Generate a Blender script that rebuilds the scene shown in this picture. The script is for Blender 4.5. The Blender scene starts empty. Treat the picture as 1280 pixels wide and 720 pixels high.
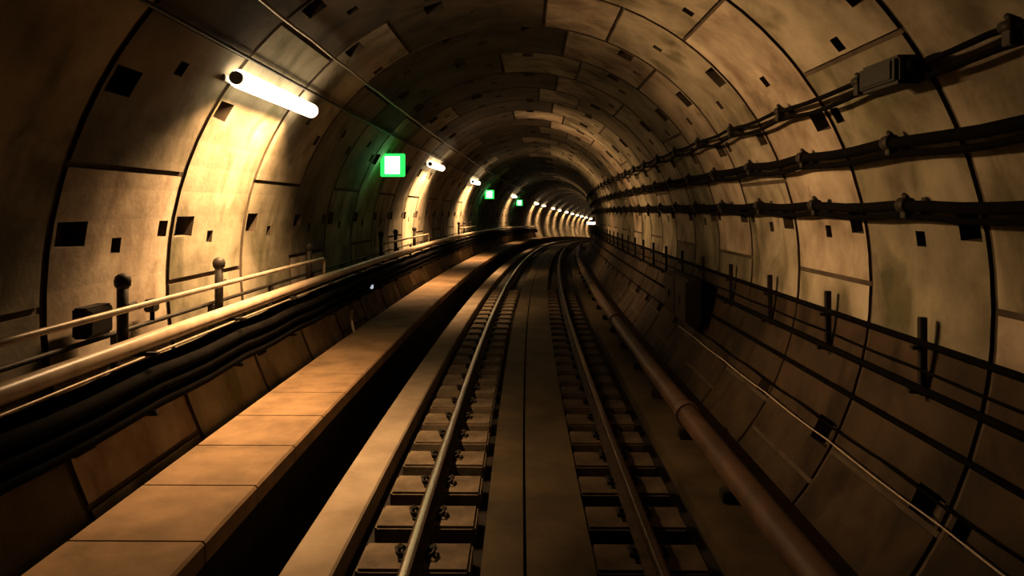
import bpy, bmesh, math, random
from mathutils import Matrix, Vector
random.seed(7)
PI = math.pi
scn = bpy.context.scene
C = scn.collection

# ---------------------------------------------------------------- camera, world, exposure
EYE = 2.13                      # eye height above the rail tops
RB = 400.0                      # the tunnel bends to the right
VB = 1733.0                     # and dips away ahead
cam_d = bpy.data.cameras.new('camera'); cam = bpy.data.objects.new('camera', cam_d); C.objects.link(cam)
cam.location = (0, 0, EYE); cam.rotation_euler = (PI/2, 0, 0)
cam_d.sensor_width = 36; cam_d.lens = 890*36/1280; cam_d.shift_y = -105/1280
cam_d.clip_start = 0.05; cam_d.clip_end = 400
scn.camera = cam
w = bpy.data.worlds.new('world'); scn.world = w; w.use_nodes = True
w.node_tree.nodes['Background'].inputs[0].default_value = (0, 0, 0, 1)
w.node_tree.nodes['Background'].inputs[1].default_value = 0
vs = scn.view_settings
vs.view_transform = 'Standard'; vs.look = 'None'; vs.gamma = 1; vs.use_curve_mapping = False
vs.exposure = 0.0
scn.cycles.use_denoising = True
scn.cycles.use_light_tree = True
scn.cycles.max_bounces = 4
scn.cycles.diffuse_bounces = 1

LAMP_POWER = 84.0          # light thrown across the tunnel
DOWN_POWER = 180.0          # light thrown down the wall below the lamp
LAMP_COL = (1.0, 0.565, 0.24)
LAMP_GLOW = 13.0
SPREAD = 92
DOWN_SPREAD = 120
# ---------------------------------------------------------------- geometry of the line
def at(s, x, z):
    """tunnel coordinates (distance along, right of eye, above eye) to world"""
    p = s/RB
    return Vector((RB-(RB-x)*math.cos(p), (RB-x)*math.sin(p), EYE+z-(s*s/(2*VB) if s > 0 else 0)))
def head(s): return -s/RB
def frange(a, b, d):
    n = max(1, int(math.ceil((b-a)/d))); return [a+(b-a)*i/n for i in range(n+1)]
RT, CX, CZ = 2.70, 0.0, -0.60   # tunnel radius and centre
def wallx(z, off=0.0):          # half-width at height z, off metres in from the lining
    return math.sqrt(max(0.0, (RT-off)**2-(z-CZ)**2))

# ---------------------------------------------------------------- materials
def nt(name):
    m = bpy.data.materials.new(name); m.use_nodes = True
    return m, m.node_tree.nodes, m.node_tree.links, m.node_tree.nodes['Principled BSDF']
def rough_mat(name, dark, light, scale=1.2, rough=.85, bump=.14, streak=(1, 1, 1), lo=.35, hi=.65, metallic=0, spec=.3, blot=None):
    m, n, l, b = nt(name)
    tc = n.new('ShaderNodeTexCoord'); mp = n.new('ShaderNodeMapping'); mp.inputs['Scale'].default_value = streak
    l.new(tc.outputs['Object'], mp.inputs[0])
    a = n.new('ShaderNodeTexNoise'); a.inputs['Scale'].default_value = scale; a.inputs['Detail'].default_value = 8; a.inputs['Roughness'].default_value = .62
    l.new(mp.outputs[0], a.inputs['Vector'])
    r = n.new('ShaderNodeValToRGB'); r.color_ramp.elements[0].position = lo; r.color_ramp.elements[1].position = hi
    r.color_ramp.elements[0].color = (*dark, 1); r.color_ramp.elements[1].color = (*light, 1)
    l.new(a.outputs['Fac'], r.inputs[0])
    if blot:                                    # seepage stains with a shape of their own
        c = n.new('ShaderNodeTexNoise'); c.inputs['Scale'].default_value = 2.3; c.inputs['Detail'].default_value = 6; c.inputs['Distortion'].default_value = .6
        q = n.new('ShaderNodeMapping'); q.inputs['Scale'].default_value = (1, 1, .55); q.inputs['Location'].default_value = (scale*7, 3, 1)
        l.new(tc.outputs['Object'], q.inputs[0]); l.new(q.outputs[0], c.inputs['Vector'])
        cr = n.new('ShaderNodeValToRGB'); cr.color_ramp.elements[0].position = .50; cr.color_ramp.elements[1].position = .68
        cr.color_ramp.elements[0].color = (1, 1, 1, 1); cr.color_ramp.elements[1].color = (*blot, 1)
        l.new(c.outputs['Fac'], cr.inputs[0])
        mx = n.new('ShaderNodeMix'); mx.data_type = 'RGBA'; mx.blend_type = 'MULTIPLY'; mx.inputs['Factor'].default_value = 1
        l.new(r.outputs[0], mx.inputs['A']); l.new(cr.outputs[0], mx.inputs['B']); l.new(mx.outputs['Result'], b.inputs['Base Color'])
    else: l.new(r.outputs[0], b.inputs['Base Color'])
    f = n.new('ShaderNodeTexNoise'); f.inputs['Scale'].default_value = 28; f.inputs['Detail'].default_value = 4
    l.new(tc.outputs['Object'], f.inputs['Vector'])
    bp = n.new('ShaderNodeBump'); bp.inputs['Strength'].default_value = bump; bp.inputs['Distance'].default_value = .02
    l.new(f.outputs['Fac'], bp.inputs['Height']); l.new(bp.outputs[0], b.inputs['Normal'])
    b.inputs['Roughness'].default_value = rough; b.inputs['Metallic'].default_value = metallic
    b.inputs['Specular IOR Level'].default_value = spec
    return m
def glow_mat(name, col, strength, base=(.8, .8, .8)):
    m, n, l, b = nt(name)
    b.inputs['Base Color'].default_value = (*base, 1)
    b.inputs['Emission Color'].default_value = (*col, 1); b.inputs['Emission Strength'].default_value = strength
    return m
LIN = [rough_mat('lining_concrete_a', (.12, .10, .065), (.43, .375, .28), .9, blot=(.42, .42, .34)),
       rough_mat('lining_concrete_b', (.085, .072, .046), (.33, .295, .21), .8, blot=(.45, .47, .36)),
       rough_mat('lining_concrete_c', (.15, .115, .08), (.50, .42, .32), 1.1, blot=(.5, .42, .36)),
       rough_mat('lining_concrete_d', (.06, .05, .033), (.23, .195, .14), .8, blot=(.5, .5, .4))]
DARK_CROWN = rough_mat('dark_crown_concrete', (.022, .017, .011), (.09, .070, .045), .9, blot=(.4, .4, .35))  # darker tone for the crown segments between two joints
DARK_LOW = rough_mat('dark_low_concrete', (.014, .009, .0045), (.065, .041, .021), 1.0, blot=(.35, .3, .25))  # darker brown tone for the lower part of the right lining
JOINT = rough_mat('joint_grime', (.035, .025, .017), (.10, .075, .05), 3)
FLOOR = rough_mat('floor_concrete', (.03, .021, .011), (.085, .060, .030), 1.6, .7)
BED = rough_mat('dark_trench_bed', (.006, .005, .004), (.02, .015, .011), 2)  # near-black tone for the trenches, centre groove and walkway gutter
CURB = rough_mat('curb_concrete', (.19, .145, .10), (.32, .255, .185), 1.4, .9, .1)
WALK = rough_mat('walkway_concrete', (.11, .068, .034), (.26, .165, .088), 1.5, .8, .12)
BLOCK = rough_mat('block_concrete', (.06, .045, .03), (.19, .145, .10), 2.5)
BLOCKD = rough_mat('dark_block_concrete', (.03, .02, .012), (.10, .07, .042), 2.5)  # darker version of the block tone, used under the right rail
RAILS = rough_mat('rail_steel', (.03, .02, .015), (.08, .05, .035), 8, .6, .1, metallic=.6)
SHINE = rough_mat('polished_steel', (.70, .66, .62), (.85, .82, .78), 20, .36, 0, metallic=1)
DULL = rough_mat('dark_steel', (.10, .07, .06), (.20, .14, .12), 20, .38, 0, metallic=1)  # darker steel for the top of the right rail
CABLE = rough_mat('cable_sheath', (.002, .0016, .0013), (.0045, .0038, .0032), 9, .9, .05, spec=.04)
PIPEL = rough_mat('painted_pipe', (.30, .22, .15), (.48, .37, .27), 5, .38, .05, spec=.5)
PIPER = rough_mat('rusty_pipe', (.04, .021, .012), (.095, .05, .03), 4, .55, .12, spec=.5)
IRON = rough_mat('bracket_iron', (.010, .008, .006), (.030, .024, .018), 10, .6, .1, metallic=.3)
GALV = rough_mat('galvanised_tube', (.26, .21, .16), (.42, .35, .27), 8, .45, .05, metallic=.4)
WIRE = rough_mat('pale_wire', (.40, .34, .27), (.60, .52, .42), 20, .45, 0)
SHEET = rough_mat('lamp_sheet_steel', (.30, .28, .25), (.42, .40, .37), 10, .5, .05)
BOX = rough_mat('cabinet_paint', (.004, .003, .0025), (.012, .010, .008), 6, .55, .05)
TUBE = glow_mat('lamp_diffuser', (1, .76, .46), LAMP_GLOW)
GREEN = glow_mat('sign_green', (.03, 1, .12), 1.3, (.0, .3, .05))
GWHITE = glow_mat('sign_white', (.42, 1, .50), 3.5)
PINK = glow_mat('marker_glow', (1, .72, .66), 5)

# ---------------------------------------------------------------- mesh helpers
def tag(o, label=None, cat=None, group=None, kind=None):
    if label: o['label'] = label
    if cat: o['category'] = cat
    if group: o['group'] = group
    if kind: o['kind'] = kind
    return o
def link(name, me, parent=None):
    o = bpy.data.objects.new(name, me); C.objects.link(o)
    if parent: o.parent = parent
    return o
def empty(name, loc=(0, 0, 0), rz=0):
    o = bpy.data.objects.new(name, None); C.objects.link(o); o.location = loc; o.rotation_euler = (0, 0, rz)
    o.empty_display_size = .1
    return o
class MB:
    def __init__(s): s.v = []; s.f = []; s.mi = []; s.sm = []
    def add(s, vs, fs, mi=0, smooth=False):
        b = len(s.v); s.v += [tuple(v) for v in vs]
        for f in fs: s.f.append([b+i for i in f]); s.mi.append(mi); s.sm.append(smooth)
        return s
    def box(s, x0, x1, y0, y1, z0, z1, mi=0, ch=0.0):
        if ch <= 0:
            vs = [(x, y, z) for z in (z0, z1) for y in (y0, y1) for x in (x0, x1)]
            return s.add(vs, [(0, 2, 3, 1), (4, 5, 7, 6), (0, 1, 5, 4), (2, 6, 7, 3), (0, 4, 6, 2), (1, 3, 7, 5)], mi)
        bm = bmesh.new(); r = bmesh.ops.create_cube(bm, size=1)
        for v in bm.verts: v.co = ((x0+x1)/2+v.co.x*(x1-x0), (y0+y1)/2+v.co.y*(y1-y0), (z0+z1)/2+v.co.z*(z1-z0))
        bmesh.ops.bevel(bm, geom=bm.edges[:], offset=ch, segments=2, affect='EDGES')
        bm.verts.index_update()
        s.add([v.co[:] for v in bm.verts], [[v.index for v in f.verts] for f in bm.faces], mi); bm.free(); return s
    def tube(s, pts, r, n=10, mi=0, caps=True):
        pts = [Vector(p) for p in pts]; vs = []; fs = []
        for i, p in enumerate(pts):
            t = (pts[min(i+1, len(pts)-1)]-pts[max(i-1, 0)]).normalized()
            up = Vector((0, 0, 1)) if abs(t.z) < .9 else Vector((0, 1, 0))
            a = t.cross(up).normalized(); b = a.cross(t)
            rr = r[i] if isinstance(r, (list, tuple)) else r
            for k in range(n):
                q = 2*PI*k/n; vs.append(p+a*math.cos(q)*rr+b*math.sin(q)*rr)
        for i in range(len(pts)-1):
            for k in range(n):
                fs.append((i*n+k, i*n+(k+1) % n, (i+1)*n+(k+1) % n, (i+1)*n+k))
        s.add(vs, fs, mi, True)
        if caps:
            m = len(pts)-1
            s.add(vs[:n], [tuple(range(n))[::-1]], mi); s.add(vs[m*n:], [tuple(range(n))], mi)
        return s
    def sweep(s, prof, ss, closed=True, mi=0, caps=True):
        n = len(prof); vs = [at(t, x, z) for t in ss for x, z in prof]; fs = []; m = n if closed else n-1
        for i in range(len(ss)-1):
            for k in range(m):
                fs.append((i*n+k, i*n+(k+1) % n, (i+1)*n+(k+1) % n, (i+1)*n+k))
        s.add(vs, fs, mi)
        if closed and caps: s.add(vs[:n], [tuple(range(n))], mi); s.add(vs[-n:], [tuple(range(n))[::-1]], mi)
        return s
    def mesh(s, name, mats):
        me = bpy.data.meshes.new(name); me.from_pydata(s.v, [], s.f)
        for m in (mats if isinstance(mats, (list, tuple)) else [mats]): me.materials.append(m)
        me.polygons.foreach_set('material_index', s.mi); me.polygons.foreach_set('use_smooth', s.sm)
        me.update(); return me
    def build(s, name, mats, parent=None, fix=True):
        me = s.mesh(name, mats)
        if fix:
            bm = bmesh.new(); bm.from_mesh(me); bmesh.ops.remove_doubles(bm, verts=bm.verts[:], dist=1e-5)
            bmesh.ops.recalc_face_normals(bm, faces=bm.faces[:]); bm.to_mesh(me); bm.free()
        return link(name, me, parent)
def copy_tree(o, parent=None):
    c = o.copy(); C.objects.link(c); c.parent = parent
    for ch in list(o.children): copy_tree(ch, c)
    return c
def place(o, s, x, z): o.location = at(s, x, z); o.rotation_euler = (0, 0, head(s)); return o

S0, S1 = -6.0, 124.0
RING, SEAM = 1.42, 4.04
# ---------------------------------------------------------------- lining: ring by ring with sunk joints and bolt pockets
def lining(name, t0, t1, seed):
    rnd = random.Random(seed); mb = MB()
    k0 = int(math.floor((S0-SEAM)/RING)); k1 = int(math.ceil((S1-SEAM)/RING))
    for k in range(k0, k1):
        a = SEAM+k*RING; b = a+RING; g = .031
        joints = ([-34, 0, 54, 78, 132, 180, 222] if k % 2 else [-28, 18, 68, 84, 118, 162, 208])
        if k % 4 == 0: joints = [-28, 36, 72, 96, 140, 162, 205]
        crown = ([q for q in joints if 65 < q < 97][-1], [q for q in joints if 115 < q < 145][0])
        far = a > 48
        pockets = []                              # (s0, s1, th0, th1, depth)
        rr = random.Random(k*31+5)
        if not far:
            for th in (-26, 10, 28, 45, 62, 88, 108, 127, 150, 171, 197):
                if rr.random() < .80 or th in (10, 171): pockets.append((a+.06, a+.06+rr.uniform(.20, .30), th-rr.uniform(1.4, 2.2), th+rr.uniform(1.4, 2.2), .13))
                if rr.random() < .38: pockets.append((b-.20, b-.07, th-1.3, th+1.3, .10))
            for th in (8, 38, 57, 100, 122, 146, 173):
                if rr.random() < .8: pockets.append((a+.64, a+.75, th-1.1, th+1.1, .10))
        sb = {a, a+g, b-g, b, a+RING/2}
        low_edge = -7
        tb = {t for t in (low_edge,) if t0 < t < t1} | set(round(t0+(t1-t0)*i/20, 4) for i in range(21))
        for j in joints:
            for e in (-.42, .42):
                if t0 < j+e < t1: tb.add(round(j+e, 4))
        for p in pockets:
            if t0 < p[2] and p[3] < t1: sb.add(p[0]); sb.add(p[1]); tb.add(round(p[2], 4)); tb.add(round(p[3], 4))
        sb = sorted(sb); tb = sorted(tb)
        tone = {}
        pal = [0, 1, 2, 0, 1, 3]
        for q in range(9): tone[q] = pal[rr.randrange(6)]
        H = []; M = []
        for i in range(len(sb)-1):
            H.append([]); M.append([]); sm = (sb[i]+sb[i+1])/2
            for j in range(len(tb)-1):
                tm = (tb[j]+tb[j+1])/2; h = 0; mi = tone[sum(1 for q in joints if q < tm)] if tm > low_edge else 5
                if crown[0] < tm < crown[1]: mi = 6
                if sm < a+g or sm > b-g: h = .022; mi = 4
                elif any(abs(tm-q) < .42 for q in joints): h = .018; mi = 4
                else:
                    for p in pockets:
                        if p[0] < sm < p[1] and p[2] < tm < p[3]: h = p[4]; mi = 4
                H[-1].append(h); M[-1].append(mi)
        def P(s, t, h):
            q = math.radians(t); return at(s, CX+(RT+h)*math.cos(q), CZ+(RT+h)*math.sin(q))
        for i in range(len(sb)-1):
            for j in range(len(tb)-1):
                h = H[i][j]; s_, e_, u, v = sb[i], sb[i+1], tb[j], tb[j+1]
                mb.add([P(s_, u, h), P(e_, u, h), P(e_, v, h), P(s_, v, h)], [(0, 1, 2, 3)], M[i][j])
                if i+1 < len(sb)-1 and H[i+1][j] != h:
                    h2 = H[i+1][j]; mb.add([P(e_, u, h), P(e_, u, h2), P(e_, v, h2), P(e_, v, h)], [(0, 1, 2, 3)], 4)
                if j+1 < len(tb)-1 and H[i][j+1] != h:
                    h2 = H[i][j+1]; mb.add([P(s_, v, h), P(s_, v, h2), P(e_, v, h2), P(e_, v, h)], [(0, 1, 2, 3)], 4)
    o = mb.build(name, LIN+[JOINT, DARK_LOW, DARK_CROWN], fix=False)
    return tag(o, kind='structure')
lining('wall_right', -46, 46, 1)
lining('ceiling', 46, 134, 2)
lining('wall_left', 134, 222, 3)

# ---------------------------------------------------------------- track bed
SS = frange(S0, S1, 1.5)
mb = MB()
mb.sweep([(2.11, -2.28), (1.36, -2.28), (1.36, -2.42)], SS, closed=False, mi=0)
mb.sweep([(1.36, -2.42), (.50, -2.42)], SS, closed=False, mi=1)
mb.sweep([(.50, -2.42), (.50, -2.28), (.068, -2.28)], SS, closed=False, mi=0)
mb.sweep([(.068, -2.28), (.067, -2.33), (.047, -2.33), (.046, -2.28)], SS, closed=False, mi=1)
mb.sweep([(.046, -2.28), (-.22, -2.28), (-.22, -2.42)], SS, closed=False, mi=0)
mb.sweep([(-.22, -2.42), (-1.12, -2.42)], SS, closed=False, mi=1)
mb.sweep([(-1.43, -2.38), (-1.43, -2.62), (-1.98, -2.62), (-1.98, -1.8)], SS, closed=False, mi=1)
tag(mb.build('floor', [FLOOR, BED], fix=False), kind='structure')
mb = MB(); mb.sweep([(-1.12, -2.45), (-1.12, -2.26), (-1.135, -2.245), (-1.43, -2.245), (-1.445, -2.26), (-1.445, -2.45)], SS)
tag(mb.build('trim_1', CURB), kind='structure')
# cross joints of the right-hand slab
# walkway: slabs with open joints, cantilevered over the cable trench
mb = MB(); s = S0
while s < 70:
    mb.sweep([(-1.64, -1.90), (-1.64, -1.795), (-1.655, -1.78), (-2.37, -1.78), (-2.37, -1.90)], frange(s+.008, s+.742, .37)); s += .75
mb.sweep([(-1.64, -1.90), (-1.64, -1.78), (-2.37, -1.78), (-2.37, -1.90)], frange(70, S1, 1.5))
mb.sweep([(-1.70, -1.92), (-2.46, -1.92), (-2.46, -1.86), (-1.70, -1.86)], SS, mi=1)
tag(mb.build('walkway', [WALK, BED]), kind='structure')

# ---------------------------------------------------------------- rails
def rail(x, top, label):
    t = tag(empty('rail', at(0, x, -2.28)), label, 'rail')
    zt = -2.13; T = lambda pr: [(x+a, b) for a, b in pr]
    ss = frange(S0, 115, 1.0)
    mb = MB(); mb.sweep(T([(-.07, -2.265), (-.07, -2.253), (-.012, -2.24), (-.009, -2.175), (-.034, -2.16), (-.034, zt-.004), (.034, zt-.004), (.034, -2.16), (.009, -2.175), (.012, -2.24), (.07, -2.253), (.07, -2.265)]), ss)
    b = mb.build('rail_profile', RAILS, t)
    mb = MB(); mb.sweep(T([(-.023, zt-.004), (-.021, zt+.001), (-.010, zt+.003), (.014, zt+.003), (.025, zt+.001), (.027, zt-.004)]), ss, closed=False)
    h = mb.build('running_surface', top, t)
    for q in h.data.polygons: q.use_smooth = True
    for o in (b, h): o.location = -Vector(t.location)
    return t
rail(-.65, SHINE, 'steel running rail with a bright polished top gleaming beside the walkway')
rail(.86, DULL, 'dull dark steel running rail between the centre slab and the rusty pipe')

# ---------------------------------------------------------------- sleeper blocks with rail clips
def make_block(label, group, mat):
    t = tag(empty('sleeper_block'), label, 'sleeper', group)
    MB().box(-.36, .36, -.185, .185, -.14, .0, ch=.018).build('concrete_block', mat, t)
    MB().box(-.10, .10, -.09, .09, 0, .014, ch=.003).build('base_plate', IRON, t)
    for sx in (-1, 1):
        m = MB(); m.tube([(sx*.075, -.055, .02), (sx*.115, -.055, .045), (sx*.125, 0, .05), (sx*.115, .055, .045), (sx*.075, .055, .02)], .011, 8)
        m.tube([(sx*.112, 0, .0), (sx*.112, 0, .065)], .014, 8); m.tube([(sx*.112, 0, .045), (sx*.112, 0, .06)], .026, 6)
        m.build('rail_clip', IRON, t)
    return t
def bare(o):
    c = o.copy(); C.objects.link(c); b = o.children[0].copy(); C.objects.link(b); b.parent = c; return c
for x, lab, grp in ((-.65, 'square concrete sleeper block under the gleaming left rail', 'sleeper blocks under the gleaming rail'),
                    (.86, 'square concrete sleeper block under the dull right rail', 'sleeper blocks under the dull rail')):
    first = make_block(lab, grp, BLOCK if x < 0 else BLOCKD); s = 3.42; i = 0
    while s < 62:
        o = first if i == 0 else (copy_tree(first) if s < 20 else bare(first))
        place(o, s, x, -2.279); s += .60; i += 1

# ---------------------------------------------------------------- cable runs on the right
def run(name, label, cat, x, z, r, mat, s0, s1, sag=0.0, ph=4.6, n=10, step=None, group=None, wob=0):
    rnd = random.Random(int(abs(x*1000+z*100)))
    t = []; ss = frange(s0, s1, step or (.355 if sag else 1.2))
    for s in ss:
        u = ((s-ph) / RING) % 1.0
        d = -sag*math.sin(PI*u) if sag else 0
        t.append(at(s, x, z+d+rnd.uniform(-wob, wob)))
    o = MB().tube(t, r, n).build(name, mat)
    return tag(o, label, cat, group)
XM = lambda z, off: wallx(z, off)
run('power_cable', 'thick black power cable along the right wall at eye level, lowest of the upper runs', 'cable', 2.50, 0.0, .036, CABLE, -2, 48, .02, wob=.003)
run('power_cable', 'thinner black cable strapped under the eye level power cable on the right wall', 'cable', 2.525, -.064, .020, CABLE, -2, 48, .028, wob=.002)
run('power_cable', 'thick black power cable on the right wall, middle one of the three upper runs', 'cable', 2.40, .40, .036, CABLE, -2, 48, .02, wob=.003)
run('power_cable', 'black cable strapped under the middle power cable of the right wall', 'cable', 2.42, .33, .022, CABLE, -2, 48, .03, wob=.002)
run('signal_cable', 'thin black cable high on the right wall, upper of the topmost pair', 'cable', 2.20, .795, .017, CABLE, -2, 48, .025, wob=.003)
run('signal_cable', 'thin black cable high on the right wall, lower of the topmost pair', 'cable', 2.235, .735, .017, CABLE, -2, 48, .04, wob=.003)
run('conduit', 'dark straight tube along the lower right wall, topmost of the low lines', 'pipe', 2.57, -.875, .022, CABLE, -2, 48)
run('signal_cable', 'thin brown cable below the topmost low tube on the right wall', 'cable', 2.56, -1.04, .010, CABLE, -2, 48, .01)
run('conduit', 'dark straight tube low on the right wall, second of the low lines', 'pipe', 2.52, -1.15, .026, CABLE, -2, 48)
run('conduit', 'thinner dark tube low on the right wall, third of the low lines', 'pipe', 2.43, -1.39, .018, CABLE, -2, 48)
run('signal_cable', 'thin black cable just above the loose pale wire near the right haunch', 'cable', 2.38, -1.66, .010, CABLE, -2, 40, .02)
run('loose_wire', 'thin pale wire trailing loosely along the lower right haunch of the tunnel', 'wire', 2.31, -1.745, .0055, WIRE, 1.5, 10.5, .012, ph=5.3)

def hanger(label, group, dx, zz, s_list, r, two=0):
    t = tag(empty('cable_hanger'), label, 'bracket', group)
    MB().box(-.02, dx, -.022, .022, -.012, .012, ch=.003).box(dx-.012, dx, -.04, .04, -.07, .06, ch=.003).build('arm', IRON, t)
    m = MB(); m.tube([(0, -.045, 0), (0, .045, 0)], r+.014, 12); m.tube([(0, -.02, r+.01), (0, .02, r+.03)], .016, 8)
    if two: m.box(-.02, .02+.02, -.03, .03, -two-.03, 0, ch=.004)
    m.build('clamp', IRON, t)
    x, z = zz
    for i, s in enumerate(s_list):
        place(t if i == 0 else copy_tree(t), s, x, z)
HS = [4.6+RING*k for k in range(-1, 30)]
hanger('small dark clamp bracket holding the eye level power cable to the right wall', 'clamps of the eye level power cable', wallx(0)-2.50, (2.50, 0.0), HS, .036, .055)
hanger('small dark clamp bracket holding the middle power cable to the right wall', 'clamps of the middle power cable', wallx(.40)-2.40, (2.40, .40), HS, .036, .05)
hanger('small dark clamp bracket holding the topmost cable pair to the right wall', 'clamps of the topmost cable pair', wallx(.79)-2.20, (2.20, .795), HS, .017, .06)

# low brackets carrying the four low lines of the right wall
t = tag(empty('wall_bracket'), 'dark upright iron bracket carrying the low tubes on the right wall', 'bracket', 'upright brackets of the low right lines')
m = MB(); m.box(0, .045, -.022, .022, -.36, .14, ch=.004)
m.build('upright', IRON, t)
for dz, dx in ((-.055, -.03), (-.335, -.05)):
    MB().box(-.05+dx+.03, .03, -.02, .02, dz-.012, dz+.012, ch=.003).build('support_arm', IRON, t)
for i, s in enumerate([4.6+RING*k for k in range(-1, 27)]):
    place(t if i == 0 else copy_tree(t), s, 2.585, -.86)

# splice box hanging under the topmost cable pair, cabinet on the haunch
t = tag(place(empty('splice_box'), 4.15, 2.17, .76), 'black cable splice box on the topmost cable pair at the upper right', 'junction box')
MB().box(-.08, .08, -.22, .22, -.09, .07, ch=.02).build('box_body', BOX, t)
MB().box(-.09, -.078, -.17, .17, -.06, .045, ch=.003).build('lid', BOX, t)
for y in (-.25, .25): MB().tube([(0, y-.05, 0), (0, y+.05, 0)], .036, 12).build('cable_gland', CABLE, t)
t = tag(place(empty('equipment_cabinet'), 10.2, 2.36, -1.28), 'dark equipment cabinet fixed low on the right wall across the tubes', 'cabinet')
MB().box(-.16, .045, -.75, .75, -.30, .30, ch=.02).build('cabinet_body', BOX, t)
for y in (-.37, .37):
    d = MB().box(-.175, -.158, y-.34, y+.34, -.26, .26, ch=.004).build('cabinet_door', BOX, t)
    MB().box(-.195, -.175, y-.02, y+.02, -.06, .06, ch=.004).build('handle', IRON, d)

# ---------------------------------------------------------------- rusty pipe on saddles at the right of the track
px_, pz_, pr_ = 1.70, -2.10, .105
t = tag(empty('water_pipe', at(0, px_, pz_)), 'long rust brown water pipe lying beside the dull right rail', 'pipe')
b = MB().tube([at(s, px_, pz_) for s in frange(-1, 52, 1.0)], pr_, 24).build('pipe_tube', PIPER, t); b.location = -Vector(t.location)
for s in (7.2, 13.2, 19.2, 25.2, 31.2):
    c = MB().tube([at(s-.06, px_, pz_), at(s+.06, px_, pz_)], pr_+.022, 24).build('coupling', PIPER, t); c.location = -Vector(t.location)
sad = MB().box(-.13, .13, -.06, .06, -.18, -.085, ch=.01)
me = sad.mesh('pipe_saddle', IRON); k = 0
for s in frange(2.5, 40, 1.5):
    o = place(link('pipe_saddle', me), s, px_, pz_); tag(o, 'small dark saddle block under the rusty water pipe', 'support', 'saddles under the rusty pipe')

# ---------------------------------------------------------------- left wall services
run('hand_pipe', 'thick pale pipe shining along the left wall above the black cable bundle', 'pipe', -2.44, -.90, .052, PIPEL, -1, 60, n=20)
run('conduit', 'thin dark conduit running behind the thick pale pipe of the left wall', 'pipe', -2.60, -.833, .016, IRON, -1, 60)
run('conduit', 'thin pale conduit right under the thick pale pipe of the left wall', 'pipe', -2.40, -.985, .009, GALV, -1, 60)
zs = [(-2.47, -1.06), (-2.47, -1.155), (-2.47, -1.25), (-2.37, -1.10), (-2.37, -1.195), (-2.37, -1.29)]
nm = ['upper of the row nearest the wall', 'middle of the row nearest the wall', 'lower of the row nearest the wall',
      'upper of the row nearest the walkway', 'middle of the row nearest the walkway', 'lower of the row nearest the walkway']
for (x, z), q in zip(zs, nm):
    run('feeder_cable', 'thick black feeder cable on the left, '+q, 'cable', x, z, .044, CABLE, -1, 60, .022, ph=4.6, n=12, wob=.002, group='feeder cable bundle')
t = tag(empty('bundle_bracket'), 'dark bracket holding the black cable bundle under the pale pipe', 'bracket', 'brackets of the left cable bundle')
MB().box(-.05, -.01, -.03, .03, -.29, .24, ch=.004).build('upright', IRON, t)
for dz in (-.265, .122): MB().box(-.02, .25, -.02, .02, dz-.012, dz+.012, ch=.003).build('support_arm', IRON, t)
for i, s in enumerate([3.18+RING*k for k in range(0, 24)]):
    place(t if i == 0 else copy_tree(t), s, -2.575, -1.09)
# short handrails on posts
def handrail(s0, s1, posts, label):
    t = tag(place(empty('handrail'), s0, -2.44, -.90), label, 'handrail')
    inv = (Matrix.Translation(t.location) @ Matrix.Rotation(head(s0), 4, 'Z')).inverted()
    L = lambda s, x, z: inv @ at(s, x, z)
    pts = [L(s, -2.44, -.655) for s in frange(s0, s1, .7)] + [L(s1+.05, -2.44, -.67), L(s1+.07, -2.44, -.72), L(s1+.07, -2.44, -.88)]
    MB().tube(pts, .021, 12).build('rail_tube', GALV, t)
    for s in posts:
        m = MB(); m.tube([L(s, -2.53, -.95), L(s, -2.53, -.50)], .035, 10); m.tube([L(s, -2.53, z) for z in (-.54, -.52, -.49, -.46, -.445, -.44)], [.034, .048, .052, .044, .026, .008], 14)
        m.tube([L(s, -2.53, -.655), L(s, -2.44, -.655)], .02, 8); m.tube([L(s, -2.54, -.66), L(s+.22, -2.57, -.66)], .014, 8)
        m.build('post', IRON, t)
handrail(2.9, 8.75, [3.2, 4.55, 6.0, 8.5], 'pale tube handrail in front of the lit left wall by the brightest lamp')
handrail(12.3, 17.4, [12.6, 13.9, 16.0], 'pale tube handrail piece under the second lamp, beyond the green sign')
handrail(23.6, 28.2, [24.0, 25.4, 27.2], 'small tube handrail piece below the third lamp of the left wall')
run('earth_wire', 'thin glinting wire high up on the left of the tunnel vault above the lamps', 'wire', -1.735, 1.40, .013, GALV, 1, 48, .012)
run('conduit', 'thin dark conduit on the left wall feeding the lamps just above them', 'pipe', -2.04, 1.12, .014, IRON, 1, 60)
# pale drain pipe stub down the left haunch
o = MB().tube([(0, 0, .17), (-.02, .0, .05), (.035, 0, -.16)], .022, 10).build('drain_pipe', WIRE); place(o, 9.9, -2.36, -1.62)
tag(o, 'short pale drain pipe coming out below the black cables on the left', 'pipe')
o = MB().box(-.02, .02, -.03, .03, -.03, .03, ch=.006).build('reflector', glow_mat('reflector_glow', (.8, .9, 1), 0.5)); place(o, 11.0, -2.33, -1.25)  # emission painted in for the glint the reflector would return
tag(o, 'tiny whitish reflector on the black cable bundle left of the walkway', 'reflector')

t = tag(place(empty('junction_box'), 4.32, -2.585, -.715), 'dark junction box on the left wall beside the nearest handrail post', 'junction box')
MB().box(-.05, .05, -.13, .13, -.085, .10, ch=.012).build('box_body', BOX, t)
MB().box(.05, .062, -.11, .11, -.065, .08, ch=.004).build('lid', BOX, t)
t = tag(place(empty('socket'), 5.05, -2.60, -.74), 'small dark wall socket under the handrail of the lit left wall', 'socket')
MB().box(-.04, .03, -.05, .05, -.02, .07, ch=.01).build('socket_body', BOX, t)
MB().tube([(0, 0, -.09), (0, 0, -.01)], .016, 10).build('cable_stub', CABLE, t)

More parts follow.
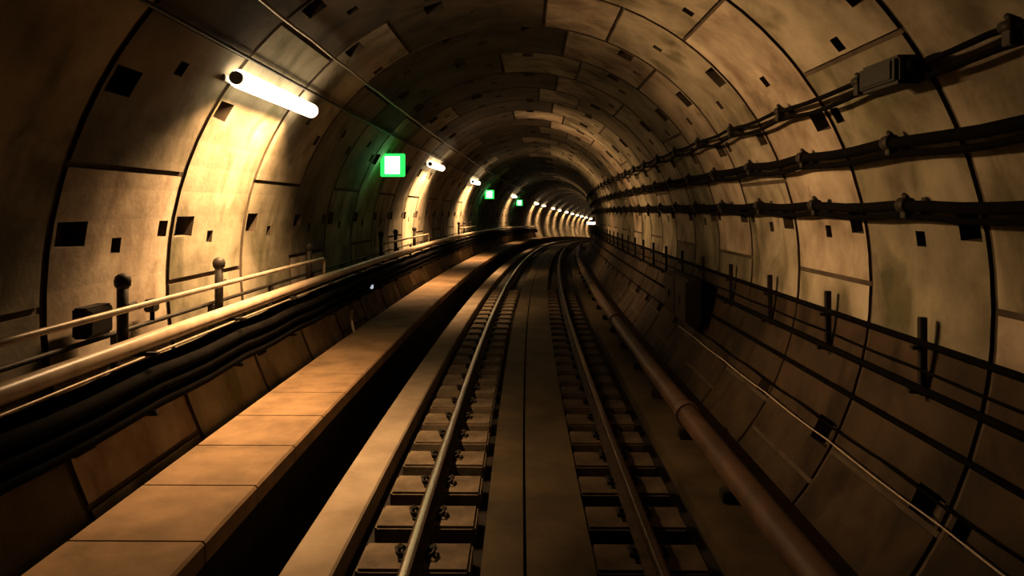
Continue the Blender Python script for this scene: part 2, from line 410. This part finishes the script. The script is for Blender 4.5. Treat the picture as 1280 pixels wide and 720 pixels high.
# ---------------------------------------------------------------- lamps
def make_lamp(power=1.0):
    t = empty('wall_lamp')
    MB().box(-.085, -.058, -.98, .98, -.025, .025, ch=.005).build('housing', SHEET, t)
    m = MB(); m.tube([(.015, -.92, 0), (.015, .92, 0)], .07, 16); m.build('diffuser', TUBE, t)
    for y in (-.95, .95): MB().tube([(.015, y-.022, 0), (.015, y+.022, 0)], .05, 16).build('end_cap', SHEET, t)
    for pw, sp, d, ly, lz in ((LAMP_POWER, SPREAD, (.985, 0, -.17), 1.7, -.06), (DOWN_POWER, DOWN_SPREAD, (-.30, 0, -.954), 1.5, -.08)):
        ld = bpy.data.lights.new('lamp_light', 'AREA'); ld.shape = 'RECTANGLE'; ld.size = .08; ld.size_y = ly
        ld.energy = pw; ld.color = LAMP_COL; ld.spread = math.radians(sp)
        lo = bpy.data.objects.new('lamp_light', ld); C.objects.link(lo); lo.parent = t; lo.location = (.06 if lz > -.07 else .01, 0, lz)
        zz = -Vector(d).normalized(); yy = Vector((0, 1, 0)); xx = yy.cross(zz)      # long side along the tunnel
        lo.rotation_euler = Matrix((xx, yy, zz)).transposed().to_euler()
    return t
depth = [6.22, 16.4, 25.2, 42.0, 56.8, 62.4, 70.0, 75.4, 81.5, 86.7, 91.3, 95.5, 99.5, 104]
names = ['brightest and nearest wall lamp, a long glowing tube on the left wall',
         'second wall lamp on the left, right after the big green sign',
         'third wall lamp on the left, just before the small green sign',
         'fourth wall lamp on the left, between the two farthest green signs']
nth = ['first', 'second', 'third', 'fourth', 'fifth', 'sixth', 'seventh', 'eighth', 'ninth', 'tenth']
first = make_lamp()
for i, s in enumerate(depth):
    o = first if i == 0 else copy_tree(first)
    if i == 3: dimmed = {c.data.name: c.data.copy() for c in o.children if c.type == 'LIGHT'}   # lamps further on dimmed to keep the far tunnel dark
    if i > 2:
        for c in o.children:
            if c.type == 'LIGHT': c.data = dimmed.get(c.data.name, c.data)
    place(o, s, -2.10, .95)
    tag(o, names[i] if i < 4 else 'tiny glowing lamp in the far curved row on the left, %s of the row' % nth[i-4], 'lamp', 'lamps along the left wall')

for q in dimmed.values(): q.energy *= (.28 if q.energy < 100 else .42)

# ---------------------------------------------------------------- green signs
def make_sign():
    t = empty('exit_sign')
    MB().box(-.20, .20, -.04, .04, -.19, .19, ch=.012).build('sign_case', GREEN, t)
    MB().box(-.125, .125, -.052, -.040, -.145, .145, ch=.004).build('lit_panel', GWHITE, t)
    MB().box(-.30, -.19, -.015, .015, .02, .06, ch=.003).build('mounting_arm', IRON, t)
    ld = bpy.data.lights.new('sign_light', 'AREA'); ld.size = .3; ld.energy = .55; ld.color = (.10, 1, .18)
    lo = bpy.data.objects.new('sign_light', ld); C.objects.link(lo); lo.parent = t; lo.location = (0, -.07, 0); lo.rotation_euler = (-PI/2+.0, 0, 0)
    return t
sg = make_sign()
for i, (s, l) in enumerate(((11.7, 'big square glowing green exit sign on the left wall after the nearest lamp'),
                            (30.5, 'small glowing green exit sign past the third lamp'),
                            (45.7, 'farthest tiny green exit sign beside the fourth lamp'))):
    o = sg if i == 0 else copy_tree(sg)
    place(o, s, -2.14, .68); tag(o, l, 'sign', 'green exit signs')
# marker lamp on the right wall where the bend hides the tunnel
t = tag(place(empty('marker_lamp'), 44.5, 2.45, -.62), 'small pinkish white glowing lamp at the right where the tunnel bends out of sight', 'lamp')
MB().box(-.27, .27, -.03, .03, -.08, .08, ch=.02).build('lamp_glass', PINK, t)
MB().box(-.29, .29, .03, .10, -.10, .10, ch=.02).build('lamp_case', IRON, t)
MB().box(.22, .34, .03, .10, -.16, .16).build('mounting_arm', IRON, t)
